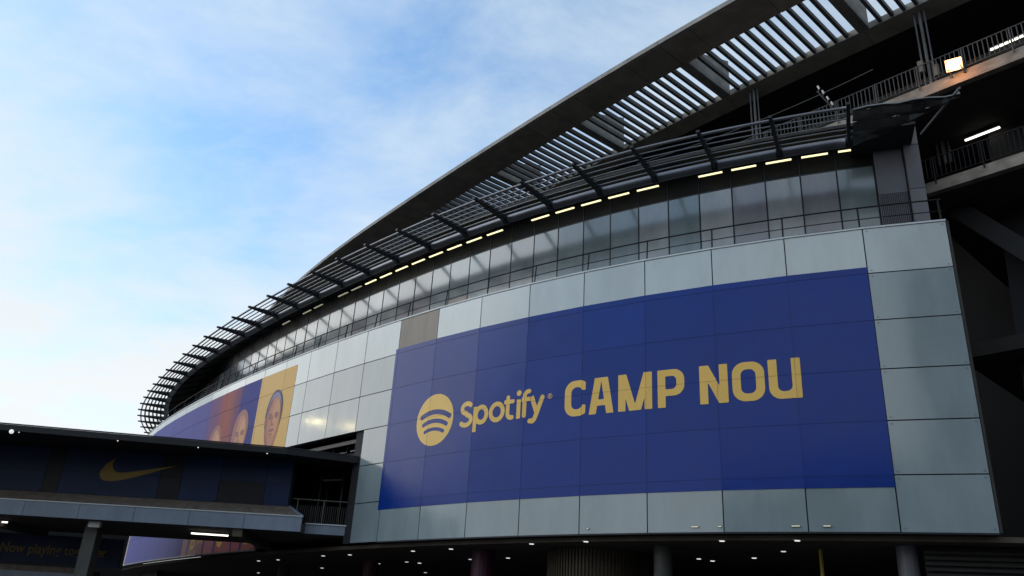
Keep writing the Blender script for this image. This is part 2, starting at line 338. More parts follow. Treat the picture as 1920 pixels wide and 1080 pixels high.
# grey cladding tower at the right end of the gallery
for (ka, kb, d0) in ((0.615, 0.19, -3.6), (0.17, -.05, -3.35)):
    for (z0, z1) in ((ZT - .05, 19.3), (19.33, 21.55), (21.58, 23.4)):
        MB().hexa([P(kb, d0 - 3, z0), P(ka, d0 - 3, z0), P(ka, d0, z0), P(kb, d0, z0), P(kb, d0 - 3, z1), P(ka, d0 - 3, z1), P(ka, d0, z1), P(kb, d0, z1)]).build('cladding_panel', 'cladding', st)
for i in range(16):
    k = 0.60 - i * .0265
    MB().bar(P(k, -3.59, ZT), P(k, -3.59, 19.28), .02, .03).build('cladding_rib', 'mullion', st)

# ------------------------------------------------------------------ terrace railing
rl = thing('terrace_railing', 'thin dark railing with posts and three rails running along the top of the glass facade', 'railing', tuple(P(5, -.5, ZT)))
posts = [V3(k, -.42, ZT) for k in range(0, KMAX)]
for k in range(0, KMAX):
    a = P(k + .02, -.40, ZT - .05); b = P(k + .02, -.52, ZT + 1.22); MB().bar(a, b, .055, .055, up=(0, 1, 0)).build('post', 'rail', rl)
for (zz, r_) in ((1.22, .032), (.70, .02), (.32, .02)):
    m = MB().tube([P(k, -.5, ZT + zz) for k in np.arange(-.02, KMAX, .25)], r_, 6); m.build('top_rail' if zz > 1 else 'lower_rail', 'rail', rl)

# ------------------------------------------------------------------ louvred sun canopy above the gallery
ZTB = 21.0; DTB = -1.55; ZO = 21.0
def DO(k): return np.interp(k, [0, 4, 7, 9, 12, 15, 18, 20, 22, 24, 26, 28, 30, 34], [1.0, 1.12, .88, .76, .64, .5, .38, .22, .12, .2, .5, .95, 1.4, 2.0])
CQ = lambda k, t, dz=0.0, dd=0.0: P(k, DTB + (DO(k) - DTB) * t + dd, ZTB + (ZO - ZTB) * t + dz)
K0 = 0.97
can = MB().tube([P(k, DTB, ZTB) for k in np.arange(K0, KMAX + 1, .25)], .22, 14).build('canopy_tube', 'steel', st, smooth=True)
MB().tube([CQ(k, 1.0, .05) for k in np.arange(K0, KMAX + 1, .25)], .07, 8).build('canopy_edge_rail', 'steel', st, smooth=True)
for t_ in (.84, .685, .53, .375, .22):
    m = MB(); sweep(m, np.arange(K0, KMAX + 1, .25), [(t_, 0), (t_, 1), (t_, 2), (t_, 3)], lambda k, t, c: CQ(k, t, (.00, .03, .09, .06)[int(c)], (.075, .075, -.075, -.075)[int(c)])); m.build('canopy_louvre', 'steel', st)
for k in range(1, KMAX + 1):
    m = MB(); t = .075 / WP
    def ring(d, zlo, zhi): return [P(k - t, d, zlo), P(k + t, d, zlo), P(k + t, d, zhi), P(k - t, d, zhi)]
    m.hexa([*ring(DTB - .05, ZTB - .22, ZTB + .26), *ring(DO(k) + .36, ZO - .03, ZO + .08)])
    o = m.build('canopy_fin', 'steeldark', st)
    MB().tube([P(k - .05, DTB, ZTB), P(k + .05, DTB, ZTB)], .26, 14).build('tube_collar', 'steeldark', o if False else st)
for k in range(1, KMAX + 1):
    MB().bar(P(k, DTB, ZTB + .2), P(k, DW, 22.32), .10, .16).build('canopy_bracket', 'steeldark', st)
seg('gallery_roof', np.arange(21, KMAX + .5, .5), [(-1.76, ZTB + .15), (-1.76, ZTB + .3), (-2.32, ZC), (-2.32, ZC - .1)], 'darkconc')
# folded metal corner where the canopy turns in at the right end
def soft(ks, d0, z0, d1, z1, name, mat, th=.04):
    return sweep(MB(), ks, [(d0, z0), (d1, z1), (d1, z1 + th), (d0, z0 + th)]).build(name, mat, st)
kk = np.linspace(K0 - .03, -.36, 8)
dd = [(0.95, 21.0), (0.55, 21.14), (.2, 21.02), (-.3, 21.16), (-.75, 21.0), (-1.35, 21.16), (-1.9, 21.0)]
for (a, b) in zip(dd[:-1], dd[1:]):
    vv = []; ff = []
    for i, k in enumerate(kk):
        f = i / (len(kk) - 1); sh = 1 - .0 * f
        wob = .05 * math.sin(i * 2.1 + a[0] * 5)
        kA = k if True else k
        ea = max(0, f - .12) ; lim = lambda d: max(d, -1.9 + 2.75 * f ** 1.3)
        vv += [P(kA, lim(a[0]), a[1] + wob), P(kA, lim(b[0]), b[1] + wob), P(kA, lim(b[0]), b[1] + .05 + wob), P(kA, lim(a[0]), a[1] + .05 + wob)]
    n = len(kk)
    for i in range(n - 1):
        for j in range(4): ff.append((i * 4 + j, i * 4 + (j + 1) % 4, (i + 1) * 4 + (j + 1) % 4, (i + 1) * 4 + j))
    ff += [(3, 2, 1, 0), tuple((n - 1) * 4 + j for j in range(4))]
    MB().add(vv, ff).build('canopy_corner_sheet', 'foil', st)
seg('canopy_corner_soffit', np.linspace(0.95, .05, 6), [(-1.75, 21.6), (-1.75, 21.75), (-4.5, 21.75), (-4.5, 21.6)], 'backing')
MB().tube([P(-.33, 1.35, 21.03), P(.0, -1.7, 21.03)], .05, 8).build('canopy_edge_rail', 'steel', st)

# ------------------------------------------------------------------ slatted concrete roof
ZR = 33.0; BAY = 9.25; S0 = 5.40
bays = range(-5, 10)
def rbox(s0, s1, e0, e1, z0, z1, z2=None, z3=None):
    """box in roof coordinates; z2, z3 = top at e0 and at e1"""
    z2 = z1 if z2 is None else z2; z3 = z1 if z3 is None else z3
    return MB().hexa([PR(s0, e0, z0), PR(s1, e0, z0), PR(s1, e1, z0), PR(s0, e1, z0), PR(s0, e0, z2), PR(s1, e0, z2), PR(s1, e1, z3), PR(s0, e1, z3)])
for b in bays:
    s = S0 + b * BAY
    if s > 100 or s < -48: continue
    cuts = [s - 9.25, s - 6.65, s - 2.15, s]
    for a, c in zip(cuts[:-1], cuts[1:]):
        jz = rng.uniform(-.012, .012)
        n_ = 3 if c - a > 3 else 2
        m = MB(); ss = np.linspace(a + .025, c - .025, n_ + 1)
        sweep(m, ss, [(0.14, ZR + jz), (2.55, ZR + jz), (2.55, ZR + .9), (0.14, ZR + .34)], PR); m.build('edge_beam', 'concrete', st)
    m = MB(); sweep(m, np.linspace(s - BAY + .02, s - .02, 5), [(0.0, ZR + .02), (.137, ZR + .02), (.137, ZR + .36), (0.0, ZR + .33)], PR); m.build('fascia_strip', 'edgeconc', st)
    m = MB(); sweep(m, np.linspace(s - BAY + .02, s - .02, 5), [(6.98, ZR + jz), (8.3, ZR - .15), (8.3, ZR + .42), (6.98, ZR + .42)], PR); m.build('inner_beam', 'concrete', st)
    # deep radial beam
    rbox(s - .33, s + .30, 2.555, 6.975, ZR + .01, 0, ZR + 1.0, ZR + 2.7).build('radial_beam', 'edgeconc', st)
    ns = 12; sp = (BAY - .63) / (ns + 1)
    for i in range(1, ns + 1):
        q = s - BAY + .30 + sp * i
        rbox(q - .095, q + .095, 2.555, 6.975, ZR + .06, ZR + .36).build('slat', 'slat', st)
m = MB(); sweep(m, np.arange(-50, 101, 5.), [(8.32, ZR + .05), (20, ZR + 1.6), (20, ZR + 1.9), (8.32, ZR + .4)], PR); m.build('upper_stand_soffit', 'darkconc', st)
m = MB(); sweep(m, np.arange(-50, 101, 5.), [(16.0, -EYE), (16.5, -EYE), (16.5, ZR + 1.0), (16.0, ZR + 1.0)], PR); m.build('inner_wall', 'backing', st)
# storey slabs behind the open right-hand part
def slab(name, s0, s1, e0, z1, z0, mat='slabconc'):
    m = MB(); sweep(m, np.linspace(s0, s1, 9), [(e0, z0), (e0, z1), (e0 + .35, z1), (e0 + .35, z0)], PR); m.build(name + '_edge', mat, st)
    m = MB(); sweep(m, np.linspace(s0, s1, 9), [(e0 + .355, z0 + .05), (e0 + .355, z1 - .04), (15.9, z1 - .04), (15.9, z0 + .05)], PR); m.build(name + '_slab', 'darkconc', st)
slab('upper_walkway', -45, 3.0, 3.0, 25.0, 24.42)
slab('middle_walkway', -45, -6.2, 3.0, 19.95, 19.42)
slab('lower_walkway', -45, -6.8, 4.2, 12.6, 12.0, 'darkconc')
slab('top_walkway', -45, 40, 9.2, 29.9, 29.5, 'darkconc')
for s in (-9.5, -14.5, -20, -27):
    a = PR(s, 3.6, -EYE); b = PR(s, 8.5, 24.3)
    MB().bar(a, b, 1.1, 1.6, up=tuple(PR(s + 1, 0, 0) - PR(s, 0, 0))).build('raker_column', 'backing', st)
for s in (-9.5, -20):
    MB().bar(PR(s + 2, 5.2, 19.4), PR(s - 3.5, 5.2, 12.6), .5, .8).build('stair_beam', 'backing', st)
# paired steel posts from the roof down
for s in (-6.75, 3.6):
    for off, r_ in ((0, .09), (.28, .055), (-.25, .05)):
        MB().tube([PR(s + off, 7.4, ZR - .1), PR(s + off, 7.4, 23.2)], r_, 8).build('drain_pipe', 'railgrey' if off == 0 else 'steel', st)

for (s_, e_, z_) in ((-6.45, 7.2, 29.2), (-7.15, 7.2, 28.6)):
    MB().bar(PR(s_ - .14, e_, z_), PR(s_ + .14, e_, z_), .25, .7).build('junction_box', 'slabconc', st)
# ------------------------------------------------------------------ undercroft
seg('inner_partition', np.arange(0, 30), [(-8, ZB), (-8, ZT - .05), (-8.3, ZT - .05), (-8.3, ZB)], 'backing')
seg('undercroft_ceiling', np.arange(-3, 33), [(-.42, ZB - .25), (-.42, ZB - .07), (-16, ZB - .07), (-16, ZB - .25)], 'soffit')
seg('undercroft_back_wall', np.arange(-5, 33), [(-14, -EYE), (-14, ZB - .26), (-14.4, ZB - .26), (-14.4, -EYE)], 'backing')
def on_ceiling(x, y, z=ZB - .26): return (x, y, z)
DL = [(-9.77, 48.97), (-8.0, 47.3), (-11.68, 58.72), (-4.16, 43.02), (-4.39, 49.98), (-5.11, 49.77), (-7.02, 52.11), (-4.59, 57.29), (-2.16, 40.88), (1.49, 36.68), (3.61, 34.67), (0.61, 43.7), (-1.35, 45.69),
      (8.43, 31.9), (10.8, 30.55), (11.44, 34.03), (11.15, 37.02), (9.14, 38.7), (9.9, 39.26), (-15.18, 55.68), (-13.49, 53.84), (-18.46, 68.23), (-15.33, 63.26)]
for i, (x, y) in enumerate(DL):
    pol = [(x + .10 * math.cos(t), y + .10 * math.sin(t)) for t in np.linspace(0, 2 * math.pi, 14, endpoint=False)]
    dim = i in (5, 6, 7, 12, 15)
    rim = MB().prism([(x + .17 * math.cos(t), y + .17 * math.sin(t)) for t in np.linspace(0, 2 * math.pi, 14, endpoint=False)], ZB - .275, ZB - .252).build('downlight', 'steel', st)
    o = MB().prism(pol, ZB - .295, ZB - .277).build('lens', 'lampdim' if dim else 'lampcool', rim)
def column(x, y, r_, mat, n=20, name='undercroft_column'):
    return MB().prism([(x + r_ * math.cos(t), y + r_ * math.sin(t)) for t in np.linspace(0, 2 * math.pi, n, endpoint=False)], -EYE, ZB - .26).build(name, mat, st, smooth=False)
column(6.75, 34.75, .37, 'pillar'); column(14.7, 30.5, .36, 'cladding'); column(-.6, 41.0, .55, 'maroon'); column(-7.2, 50.3, .42, 'maroon'); column(-14.5, 60, .4, 'pillar')
# brown ribbed drum
cx, cy, rad = 4.6, 38.9, 2.25
column(cx, cy, rad - .05, 'ribs', 40, 'ribbed_drum')
m = MB()
for t in np.linspace(0, 2 * math.pi, 90, endpoint=False):
    m.bar((cx + rad * math.cos(t), cy + rad * math.sin(t), -EYE), (cx + rad * math.cos(t), cy + rad * math.sin(t), ZB - .27), .06, .06, up=(math.cos(t), math.sin(t), 0))
m.build('drum_ribs', 'ribs', st)
MB().hexa([(10.9, 43.6, -EYE), (12.1, 42.8, -EYE), (12.2, 42.9, -EYE), (11.0, 43.7, -EYE), (10.9, 43.6, 2.9), (12.1, 42.8, 2.9), (12.2, 42.9, 2.9), (11.0, 43.7, 2.9)]).build('orange_lit_wall', 'orange', st)
# louvred grille at the far right of the undercroft
for i in range(22):
    z = ZB - .5 - i * .19
    MB().bar(P(.75, -1.4, z), P(-1.6, -1.4, z), .06, .10).build('grille_louvre', 'darkconc', st)
MB().hexa([P(.75, -1.8, -EYE), P(-1.6, -1.8, -EYE), P(-1.6, -1.5, -EYE), P(.75, -1.5, -EYE), P(.75, -1.8, ZB - .3), P(-1.6, -1.8, ZB - .3), P(-1.6, -1.5, ZB - .3), P(.75, -1.5, ZB - .3)]).build('grille_wall', 'backing', st)
yp = thing('yellow_lit_pole', 'thin pole coloured as lit yellow, standing under the facade between the grey columns', 'pole', (12.47, 32.82, -EYE))
MB().tube([(12.47, 32.82, -EYE), (12.47, 32.82, ZB - .26)], .07, 10).build('shaft', 'yellowlit', yp); MB().prism([(12.27, 32.62), (12.67, 32.62), (12.67, 33.02), (12.27, 33.02)], -EYE, -EYE + .03).build('foot_plate', 'steel', yp)
# glazing inside the notch where the bridge enters
for i in range(7):
    ka = 9.9 + i * .5; kb = ka + .47
    for z0, z1 in ((ZB + 4.2, ZB + 5.1), (ZB + 5.14, ZB + 5.8)):
        MB().hexa([P(ka, -1.5, z0), P(kb, -1.5, z0), P(kb, -1.45, z0), P(ka, -1.45, z0), P(ka, -1.5, z1), P(kb, -1.5, z1), P(kb, -1.45, z1), P(ka, -1.45, z1)]).build('notch_pane', 'frostpale' if (i in (0, 1, 2) and z0 < ZB + 5) else 'clear', st)
    MB().bar(P(kb + .015, -1.4, ZB + .9), P(kb + .015, -1.4, ZB + 5.84), .09, .12).build('notch_frame', 'mullion', st)
MB().bar(P(9.8, -.5, ZB + 5.5), P(13, -.5, ZB + 5.5), .12, .2).build('notch_beam', 'mullion', st)
MB().bar(P(9.8, -1.35, ZB + 5.12), P(13, -1.35, ZB + 5.12), .08, .1).build('notch_beam', 'mullion', st)

seg('undercroft_side_wall', np.arange(22, 34), [(-2.5, -EYE), (-2.5, ZB - .26), (-2.9, ZB - .26), (-2.9, -EYE)], 'backing')
# ------------------------------------------------------------------ flat print drawn as geometry
def shape(name, sdf, box, h, place, mat, parent):
    """fills the region sdf < 0 with small faces (marching squares) and places it with place(u, v)"""
    u0, u1, v0, v1 = box; nu = int((u1 - u0) / h) + 2; nv = int((v1 - v0) / h) + 2
    U = u0 + np.arange(nu) * h; V = v0 + np.arange(nv) * h; A, B = np.meshgrid(U, V, indexing='ij'); D = sdf(A, B)
    pts = {}; pl = []; faces = []
    def vid(key, u, v):
        if key not in pts: pts[key] = len(pl); pl.append((u, v))
        return pts[key]
    act = (D[:-1, :-1] < 0) | (D[1:, :-1] < 0) | (D[1:, 1:] < 0) | (D[:-1, 1:] < 0)
    for i, j in zip(*np.nonzero(act)):
        cs = [(i, j), (i + 1, j), (i + 1, j + 1), (i, j + 1)]; f = []
        for a, b in zip(cs, cs[1:] + cs[:1]):
            da, db = D[a], D[b]
            if da < 0: f.append(vid(a, U[a[0]], V[a[1]]))
            if (da < 0) != (db < 0):
                lo, hi = min(a, b), max(a, b); t = D[lo] / (D[lo] - D[hi])
                f.append(vid((lo, hi), U[lo[0]] + t * (U[hi[0]] - U[lo[0]]), V[lo[1]] + t * (V[hi[1]] - V[lo[1]])))
        f = [q for n_, q in enumerate(f) if q != f[n_ - 1]]
        if len(f) >= 3: faces.append(f)
    q = np.array(pl); return mesh_obj(name, place(q[:, 0], q[:, 1]), faces, mat, parent)
def seg_d(u, v, a, b):
    ax, ay = a; bx, by = b; dx, dy = bx - ax, by - ay; t = np.clip(((u - ax) * dx + (v - ay) * dy) / (dx * dx + dy * dy + 1e-12), 0, 1)
    return np.hypot(u - ax - t * dx, v - ay - t * dy)
def stroke(pts, w_):
    def f(u, v):
        d = np.full(u.shape, 1e9)
        for a, b in zip(pts[:-1], pts[1:]): d = np.minimum(d, seg_d(u, v, a, b))
        return d - w_ / 2
    return f
def flat_stroke(a, b, w_):                       # a bar with square ends
    def f(u, v):
        dx, dy = b[0] - a[0], b[1] - a[1]; Ln = math.hypot(dx, dy); dx /= Ln; dy /= Ln
        s = (u - a[0]) * dx + (v - a[1]) * dy; t = -(u - a[0]) * dy + (v - a[1]) * dx
        return np.maximum(np.abs(s - Ln / 2) - Ln / 2, np.abs(t) - w_ / 2)
    return f
def rbx(u0, u1, v0, v1, r_):
    def f(u, v):
        qx = np.abs(u - (u0 + u1) / 2) - (u1 - u0) / 2 + r_; qy = np.abs(v - (v0 + v1) / 2) - (v1 - v0) / 2 + r_
        return np.hypot(np.maximum(qx, 0), np.maximum(qy, 0)) + np.minimum(np.maximum(qx, qy), 0) - r_
    return f
def ell(cu, cv, ru, rv): return lambda u, v: (np.hypot((u - cu) / ru, (v - cv) / rv) - 1) * min(ru, rv)
def U_(*fs): return lambda u, v: np.minimum.reduce([f(u, v) for f in fs])
def I_(*fs): return lambda u, v: np.maximum.reduce([f(u, v) for f in fs])
def S_(a, *bs): return lambda u, v: np.maximum.reduce([a(u, v)] + [-b(u, v) for b in bs])
def hp(a, b, c): return lambda u, v: (a * u + b * v - c) / math.hypot(a, b)      # keeps a*u + b*v < c
def arc(cu, cv, ru, rv, t0, t1, n=24): return [(cu + ru * math.cos(R(t)), cv + rv * math.sin(R(t))) for t in np.linspace(t0, t1, n)]
def on_wall(d): return lambda u, v: PW(-u / WP, d, ZB + v)

# ------------------------------------------------------------------ the big blue sign
sg = thing('stadium_sign', 'large deep blue wall banner with gold round logo and lettering Spotify CAMP NOU', 'banner', tuple(PW(5, .02, ZB + 1.5)))
KA, KB, VA, VB = 1.0, 9.06, 1.52, 10.02
vcuts = [VA] + [r * ROW for r in range(1, 6)] + [VB]
for k in range(1, 10):
    ka, kb = max(KA, k), min(KB, k + 1)
    if kb <= ka: continue
    for a, b in zip(vcuts[:-1], vcuts[1:]):
        if b - a < .05: continue
        e = .002; j = np.clip(rng.normal(0, .0012, 4), -.002, .002)
        q = [PW(ka + e / WP, 0.014 + j[0], ZB + a + e), PW(kb - e / WP, 0.014 + j[1], ZB + a + e), PW(kb - e / WP, 0.014 + j[2], ZB + b - e), PW(ka + e / WP, 0.014 + j[3], ZB + b - e)]
        bk_ = [PW(ka + e / WP, .008, ZB + a + e), PW(kb - e / WP, .008, ZB + a + e), PW(kb - e / WP, .008, ZB + b - e), PW(ka + e / WP, .008, ZB + b - e)]
        MB().hexa([bk_[0], bk_[1], q[1], q[0], bk_[3], bk_[2], q[2], q[3]]).build('banner_panel', 'blue', sg)
DLET = .023
LW = on_wall(DLET)
# round logo with three bent bars left open
def bars():
    a1 = stroke(arc(-23.62, 4.35, 1.85, 1.72, 118, 55), .25); a2 = stroke(arc(-23.62, 4.15, 1.62, 1.47, 116, 57), .215); a3 = stroke(arc(-23.62, 3.95, 1.40, 1.26, 114, 60), .175)
    return a1, a2, a3
shape('round_logo', S_(ell(-23.58, 5.68, 1.28, 1.30), *bars()), (-25, -22.2, 4.3, 7.1), .035, LW, 'gold', sg)
T = .225
glyphs = {}
BL = 5.08; XH = 6.06
glyphs['s'] = (stroke(arc(-21.42, 5.97, .30, .235, 38, 262, 20) + arc(-21.46, 5.40, .34, .245, 78, -142, 20), T), (-22, -20.9, 4.9, 6.5))
glyphs['p'] = (U_(rbx(-20.99, -20.99 + T, 4.76, 5.98, .02), S_(ell(-20.50, 5.56, .43, .48), ell(-20.50, 5.56, .43 - T, .48 - T))), (-21.1, -19.9, 4.6, 6.3))
glyphs['o'] = (S_(ell(-19.57, 5.58, .47, .49), ell(-19.57, 5.58, .47 - T, .49 - T)), (-20.2, -19.0, 5.0, 6.3))
glyphs['t'] = (U_(stroke([(-18.93, 6.18), (-18.93, 5.42)] + arc(-18.72, 5.42, .21, .20, 180, 285, 10), T - .01), rbx(-19.15, -18.56, 5.88, 6.07, .01)), (-19.25, -18.4, 5.0, 6.4))
glyphs['i'] = (U_(rbx(-18.42, -18.42 + T, 5.12, 6.02, .02), ell(-18.31, 6.32, .135, .135)), (-18.5, -18.1, 5.0, 6.6))
glyphs['f'] = (U_(stroke([(-17.98, 5.23), (-17.98, 6.12)] + arc(-17.78, 6.12, .20, .22, 180, 80, 10), T - .01), rbx(-18.14, -17.62, 5.88, 6.07, .01)), (-18.2, -17.5, 5.0, 6.6))
glyphs['y'] = (U_(flat_stroke((-17.60, 6.07), (-17.27, 5.22), T), stroke([(-17.02, 5.98), (-17.32, 5.22), (-17.42, 5.0), (-17.52, 4.93), (-17.66, 4.95)], T)), (-17.8, -16.7, 4.7, 6.2))
for ch, (f, b) in glyphs.items(): shape('letter_' + ch, f, b, .03, LW, 'gold', sg)
shape('registered_mark', U_(S_(ell(-16.62, 5.98, .12, .12), ell(-16.62, 5.98, .095, .095)), flat_stroke((-16.655, 5.92), (-16.655, 6.05), .022), flat_stroke((-16.655, 6.04), (-16.60, 6.04), .022), flat_stroke((-16.655, 5.985), (-16.60, 5.985), .02),
      flat_stroke((-16.60, 5.985), (-16.60, 6.04), .022), flat_stroke((-16.63, 5.98), (-16.585, 5.915), .022)), (-16.8, -16.45, 5.8, 6.15), .011, LW, 'gold', sg)
B0, B1 = 4.92, 6.52; W = .335
def outline_o(u0, u1): return S_(rbx(u0, u1, B0, B1, .50), rbx(u0 + W, u1 - W, B0 + W - .03, B1 - W + .03, .24))
C_ = S_(outline_o(-15.84, -14.66), rbx(-15.3, -14.3, 5.42, 6.02, .01), hp(-1, 0, 14.78))
C_ = I_(S_(outline_o(-15.84, -14.62), rbx(-15.3, -14.3, 5.40, 6.06, .01)), hp(1, 0, -14.80))
A_ = I_(U_(flat_stroke((-14.50, 4.7), (-14.13, 6.9), W), flat_stroke((-13.60, 4.7), (-13.97, 6.9), W), rbx(-14.4, -13.7, 5.28, 5.55, .01)), hp(0, 1, B1), hp(0, -1, -B0))
M_ = I_(U_(rbx(-13.25, -13.25 + W, B0, B1, .0), rbx(-11.72 - W, -11.72, B0, B1, .0), flat_stroke((-13.15, 6.85), (-12.48, 4.6), W), flat_stroke((-11.82, 6.85), (-12.48, 4.6), W)), hp(0, 1, B1), hp(0, -1, -B0), hp(-1, 0, 13.25), hp(1, 0, -11.72))
P_ = U_(rbx(-11.48, -11.48 + W, B0, B1, 0), I_(S_(rbx(-12.2, -10.34, 5.40, B1, .44), rbx(-12.2, -10.34 - W, 5.68, B1 - .28, .20)), hp(-1, 0, 11.48)))
N_ = I_(U_(rbx(-9.71, -9.71 + W, B0, B1, 0), rbx(-8.57 - W, -8.57, B0, B1, 0), flat_stroke((-9.72, 6.95), (-8.56, 4.49), W)), hp(0, 1, B1), hp(0, -1, -B0), hp(-1, 0, 9.71), hp(1, 0, -8.57))
O_ = outline_o(-8.40, -7.15)
Uu = I_(S_(rbx(-7.0, -5.79, B0, B1 + 1, .46), rbx(-7.0 + W, -5.79 - W, B0 + W - .04, B1 + 2, .22)), hp(0, 1, B1))
Uu = U_(Uu, rbx(-5.79 - W, -5.79, B0, B1, 0))
for nm, f, a, b in (('c', C_, -15.95, -14.6), ('a', A_, -14.8, -13.3), ('m', M_, -13.35, -11.6), ('p', P_, -11.6, -10.2), ('n', N_, -9.8, -8.4), ('o', O_, -8.5, -7.0), ('u', Uu, -7.1, -5.7)):
    shape('letter_' + nm, f, (a, b, 4.8, 6.65), .03, LW, 'gold', sg)
# thin joint lines showing through the lettering
for k in range(2, 10):
    MB().bar(PW(k, .027, ZB + VA + .05), PW(k, .027, ZB + VB - .05), .006, .003, up=tuple(P(k, 1, 0) - P(k, 0, 0))).build('joint_line', 'blueline', sg)
for r in range(1, 6):
    m = MB()
    for k in range(1, 9):
        a = PW(k + .01, .027, ZB + r * ROW); b = PW(k + .99, .027, ZB + r * ROW); m.bar(a, b, .003, .006)
    m.build('joint_line', 'blueline', sg)

# ------------------------------------------------------------------ portrait banner far left
pb = thing('portrait_banner', 'violet, red and yellow wall banner with three young faces above the footbridge', 'banner', tuple(PW(17, .02, ZB)))
def mural():
    m = material('mural_print', (.1, .1, .3), 0.6, spec=0.12); t = m.node_tree; n = t.nodes; l = t.links
    geo = n.new('ShaderNodeNewGeometry'); sp = n.new('ShaderNodeSeparateXYZ'); l.new(geo.outputs['Position'], sp.inputs[0])
    mpn = n.new('ShaderNodeMapping'); l.new(geo.outputs['Position'], mpn.inputs[0]); mpn.inputs['Scale'].default_value = (.9, .9, .16)
    nz = n.new('ShaderNodeTexNoise'); nz.inputs['Scale'].default_value = 1.1; nz.inputs['Detail'].default_value = 5; l.new(mpn.outputs[0], nz.inputs['Vector'])
    mr = n.new('ShaderNodeMapRange'); l.new(sp.outputs['X'], mr.inputs[0]); mr.inputs['From Min'].default_value = -12.7; mr.inputs['From Max'].default_value = -30.2
    k_ = n.new('ShaderNodeMath'); k_.operation = 'MULTIPLY_ADD'; l.new(nz.outputs['Fac'], k_.inputs[0]); k_.inputs[1].default_value = .11; k_.inputs[2].default_value = -.055
    ad = n.new('ShaderNodeMath'); ad.operation = 'ADD'; l.new(mr.outputs[0], ad.inputs[0]); l.new(k_.outputs[0], ad.inputs[1])
    rp = n.new('ShaderNodeValToRGB'); l.new(ad.outputs[0], rp.inputs[0]); e = rp.color_ramp.elements
    st_ = [(.0, (.055, .065, .27)), (.29, (.06, .065, .27)), (.34, (.20, .085, .17)), (.385, (.40, .13, .10)), (.43, (.34, .11, .12)), (.48, (.22, .10, .20)), (.54, (.115, .11, .33)), (1.0, (.10, .11, .36))]
    while len(e) < len(st_): e.new(.5)
    for q, (p_, c_) in zip(e, st_): q.position = p_; q.color = (*c_, 1)
    l.new(rp.outputs[0], n['Principled BSDF'].inputs['Base Color']); return m
MT['mural'] = mural()
kc = sorted(set([12.5, 14.08, 15.5, 17.3, 22.44, 22.55] + list(range(13, 23))))
vc = [0.02] + [r * ROW for r in range(1, 6)] + [11.16]
for ka, kb in zip(kc[:-1], kc[1:]):
    km = (ka + kb) / 2
    mat = 'pyellow' if km < 14.08 else 'mural' if km < 22.44 else 'pred'
    for a, b in zip(vc[:-1], vc[1:]):
        e = .010
        if a < .1 and km < 16.9: mat = 'pred'
        elif km < 16.9: mat = 'pyellow' if km < 14.08 else 'mural'
        ea = e if abs(ka - round(ka)) < .01 else 0; eb = e if abs(kb - round(kb)) < .01 else 0
        q = lambda k, d, v: PW(k, d, ZB + v)
        A = ka + ea / WP; Bk = kb - eb / WP
        MB().hexa([q(A, .008, a + e), q(Bk, .008, a + e), q(Bk, .013, a + e), q(A, .013, a + e), q(A, .008, b - e), q(Bk, .008, b - e), q(Bk, .013, b - e), q(A, .013, b - e)]).build('banner_panel', mat, pb)
def face(cu, top, wd, ht, hair='phair', band=False):
    """generic printed face; cu = centre, top = top of the hair, wd = half width, ht = full height"""
    cy_ = top - ht * .5; h = .07
    bx = (cu - wd * 2.2, cu + wd * 2.2, max(4.6, top - ht * 1.9), top + .2)
    lay = lambda i: on_wall(.019 + .005 * i)
    neck = I_(U_(rbx(cu - wd * .55, cu + wd * .55, top - ht * 1.5, top - ht * .7, .1), ell(cu, top - ht * 1.55, wd * 1.8, ht * .42)), hp(0, -1, -4.65))
    shape('portrait_neck', neck, bx, h, lay(0), 'pshade', pb)
    shape('portrait_hair', ell(cu - wd * .03, top - ht * .42, wd * 1.10, ht * .43), bx, h, lay(1), hair, pb)
    shape('portrait_face', ell(cu, cy_ - ht * .06, wd * .92, ht * .46), bx, h, lay(2), 'pface', pb)
    shape('portrait_light', ell(cu + wd * .32, cy_ + ht * .0, wd * .50, ht * .32), bx, h, lay(3), 'pfacelight', pb)
    if band: shape('portrait_band', I_(S_(ell(cu, top - ht * .46, wd * .98, ht * .42), ell(cu, top - ht * .52, wd * .99, ht * .41)), hp(0, -1, -(top - ht * .3))), bx, .05, lay(4), 'pband', pb)
    dark = []
    for s_ in (-1, 1):
        e = cu + s_ * wd * .40
        shape('portrait_eye_socket', ell(e, cy_ + ht * .045, wd * .27, ht * .045), bx, .05, lay(5), 'plip', pb)
        dark.append(ell(e, cy_ + ht * .035, wd * .15, ht * .014)); dark.append(stroke(arc(e, cy_ + ht * .03, wd * .27, ht * .06, 140, 45, 8), wd * .07))
    shape('portrait_ear', ell(cu - wd * .96, cy_ - ht * .02, wd * .12, ht * .075), bx, .05, lay(4), 'plip', pb)
    shape('portrait_cheek_shadow', I_(S_(ell(cu, cy_ - ht * .06, wd * .92, ht * .46), ell(cu + wd * .26, cy_ - ht * .02, wd * .92, ht * .48))), bx, .06, lay(3), 'pshade', pb)
    shape('portrait_nose', U_(ell(cu + wd * .04, cy_ - ht * .105, wd * .20, ht * .020), stroke([(cu - wd * .06, cy_ + ht * .03), (cu - wd * .12, cy_ - ht * .09)], wd * .09)), bx, .05, lay(5), 'plip', pb)
    shape('portrait_mouth', ell(cu + wd * .04, cy_ - ht * .20, wd * .36, ht * .026), bx, .05, lay(5), 'pshade', pb)
    shape('portrait_chin_shadow', ell(cu + wd * .04, cy_ - ht * .27, wd * .22, ht * .016), bx, .05, lay(5), 'plip', pb)
    for q in dark: shape('portrait_brow', q, bx, .05, lay(6), 'pbrow', pb)
face(-39.62, 9.85, 1.02, 3.75, band=True)
face(-44.35, 9.30, 1.10, 3.6, hair='pshade')
face(-48.60, 8.85, 1.15, 3.5, hair='pred')
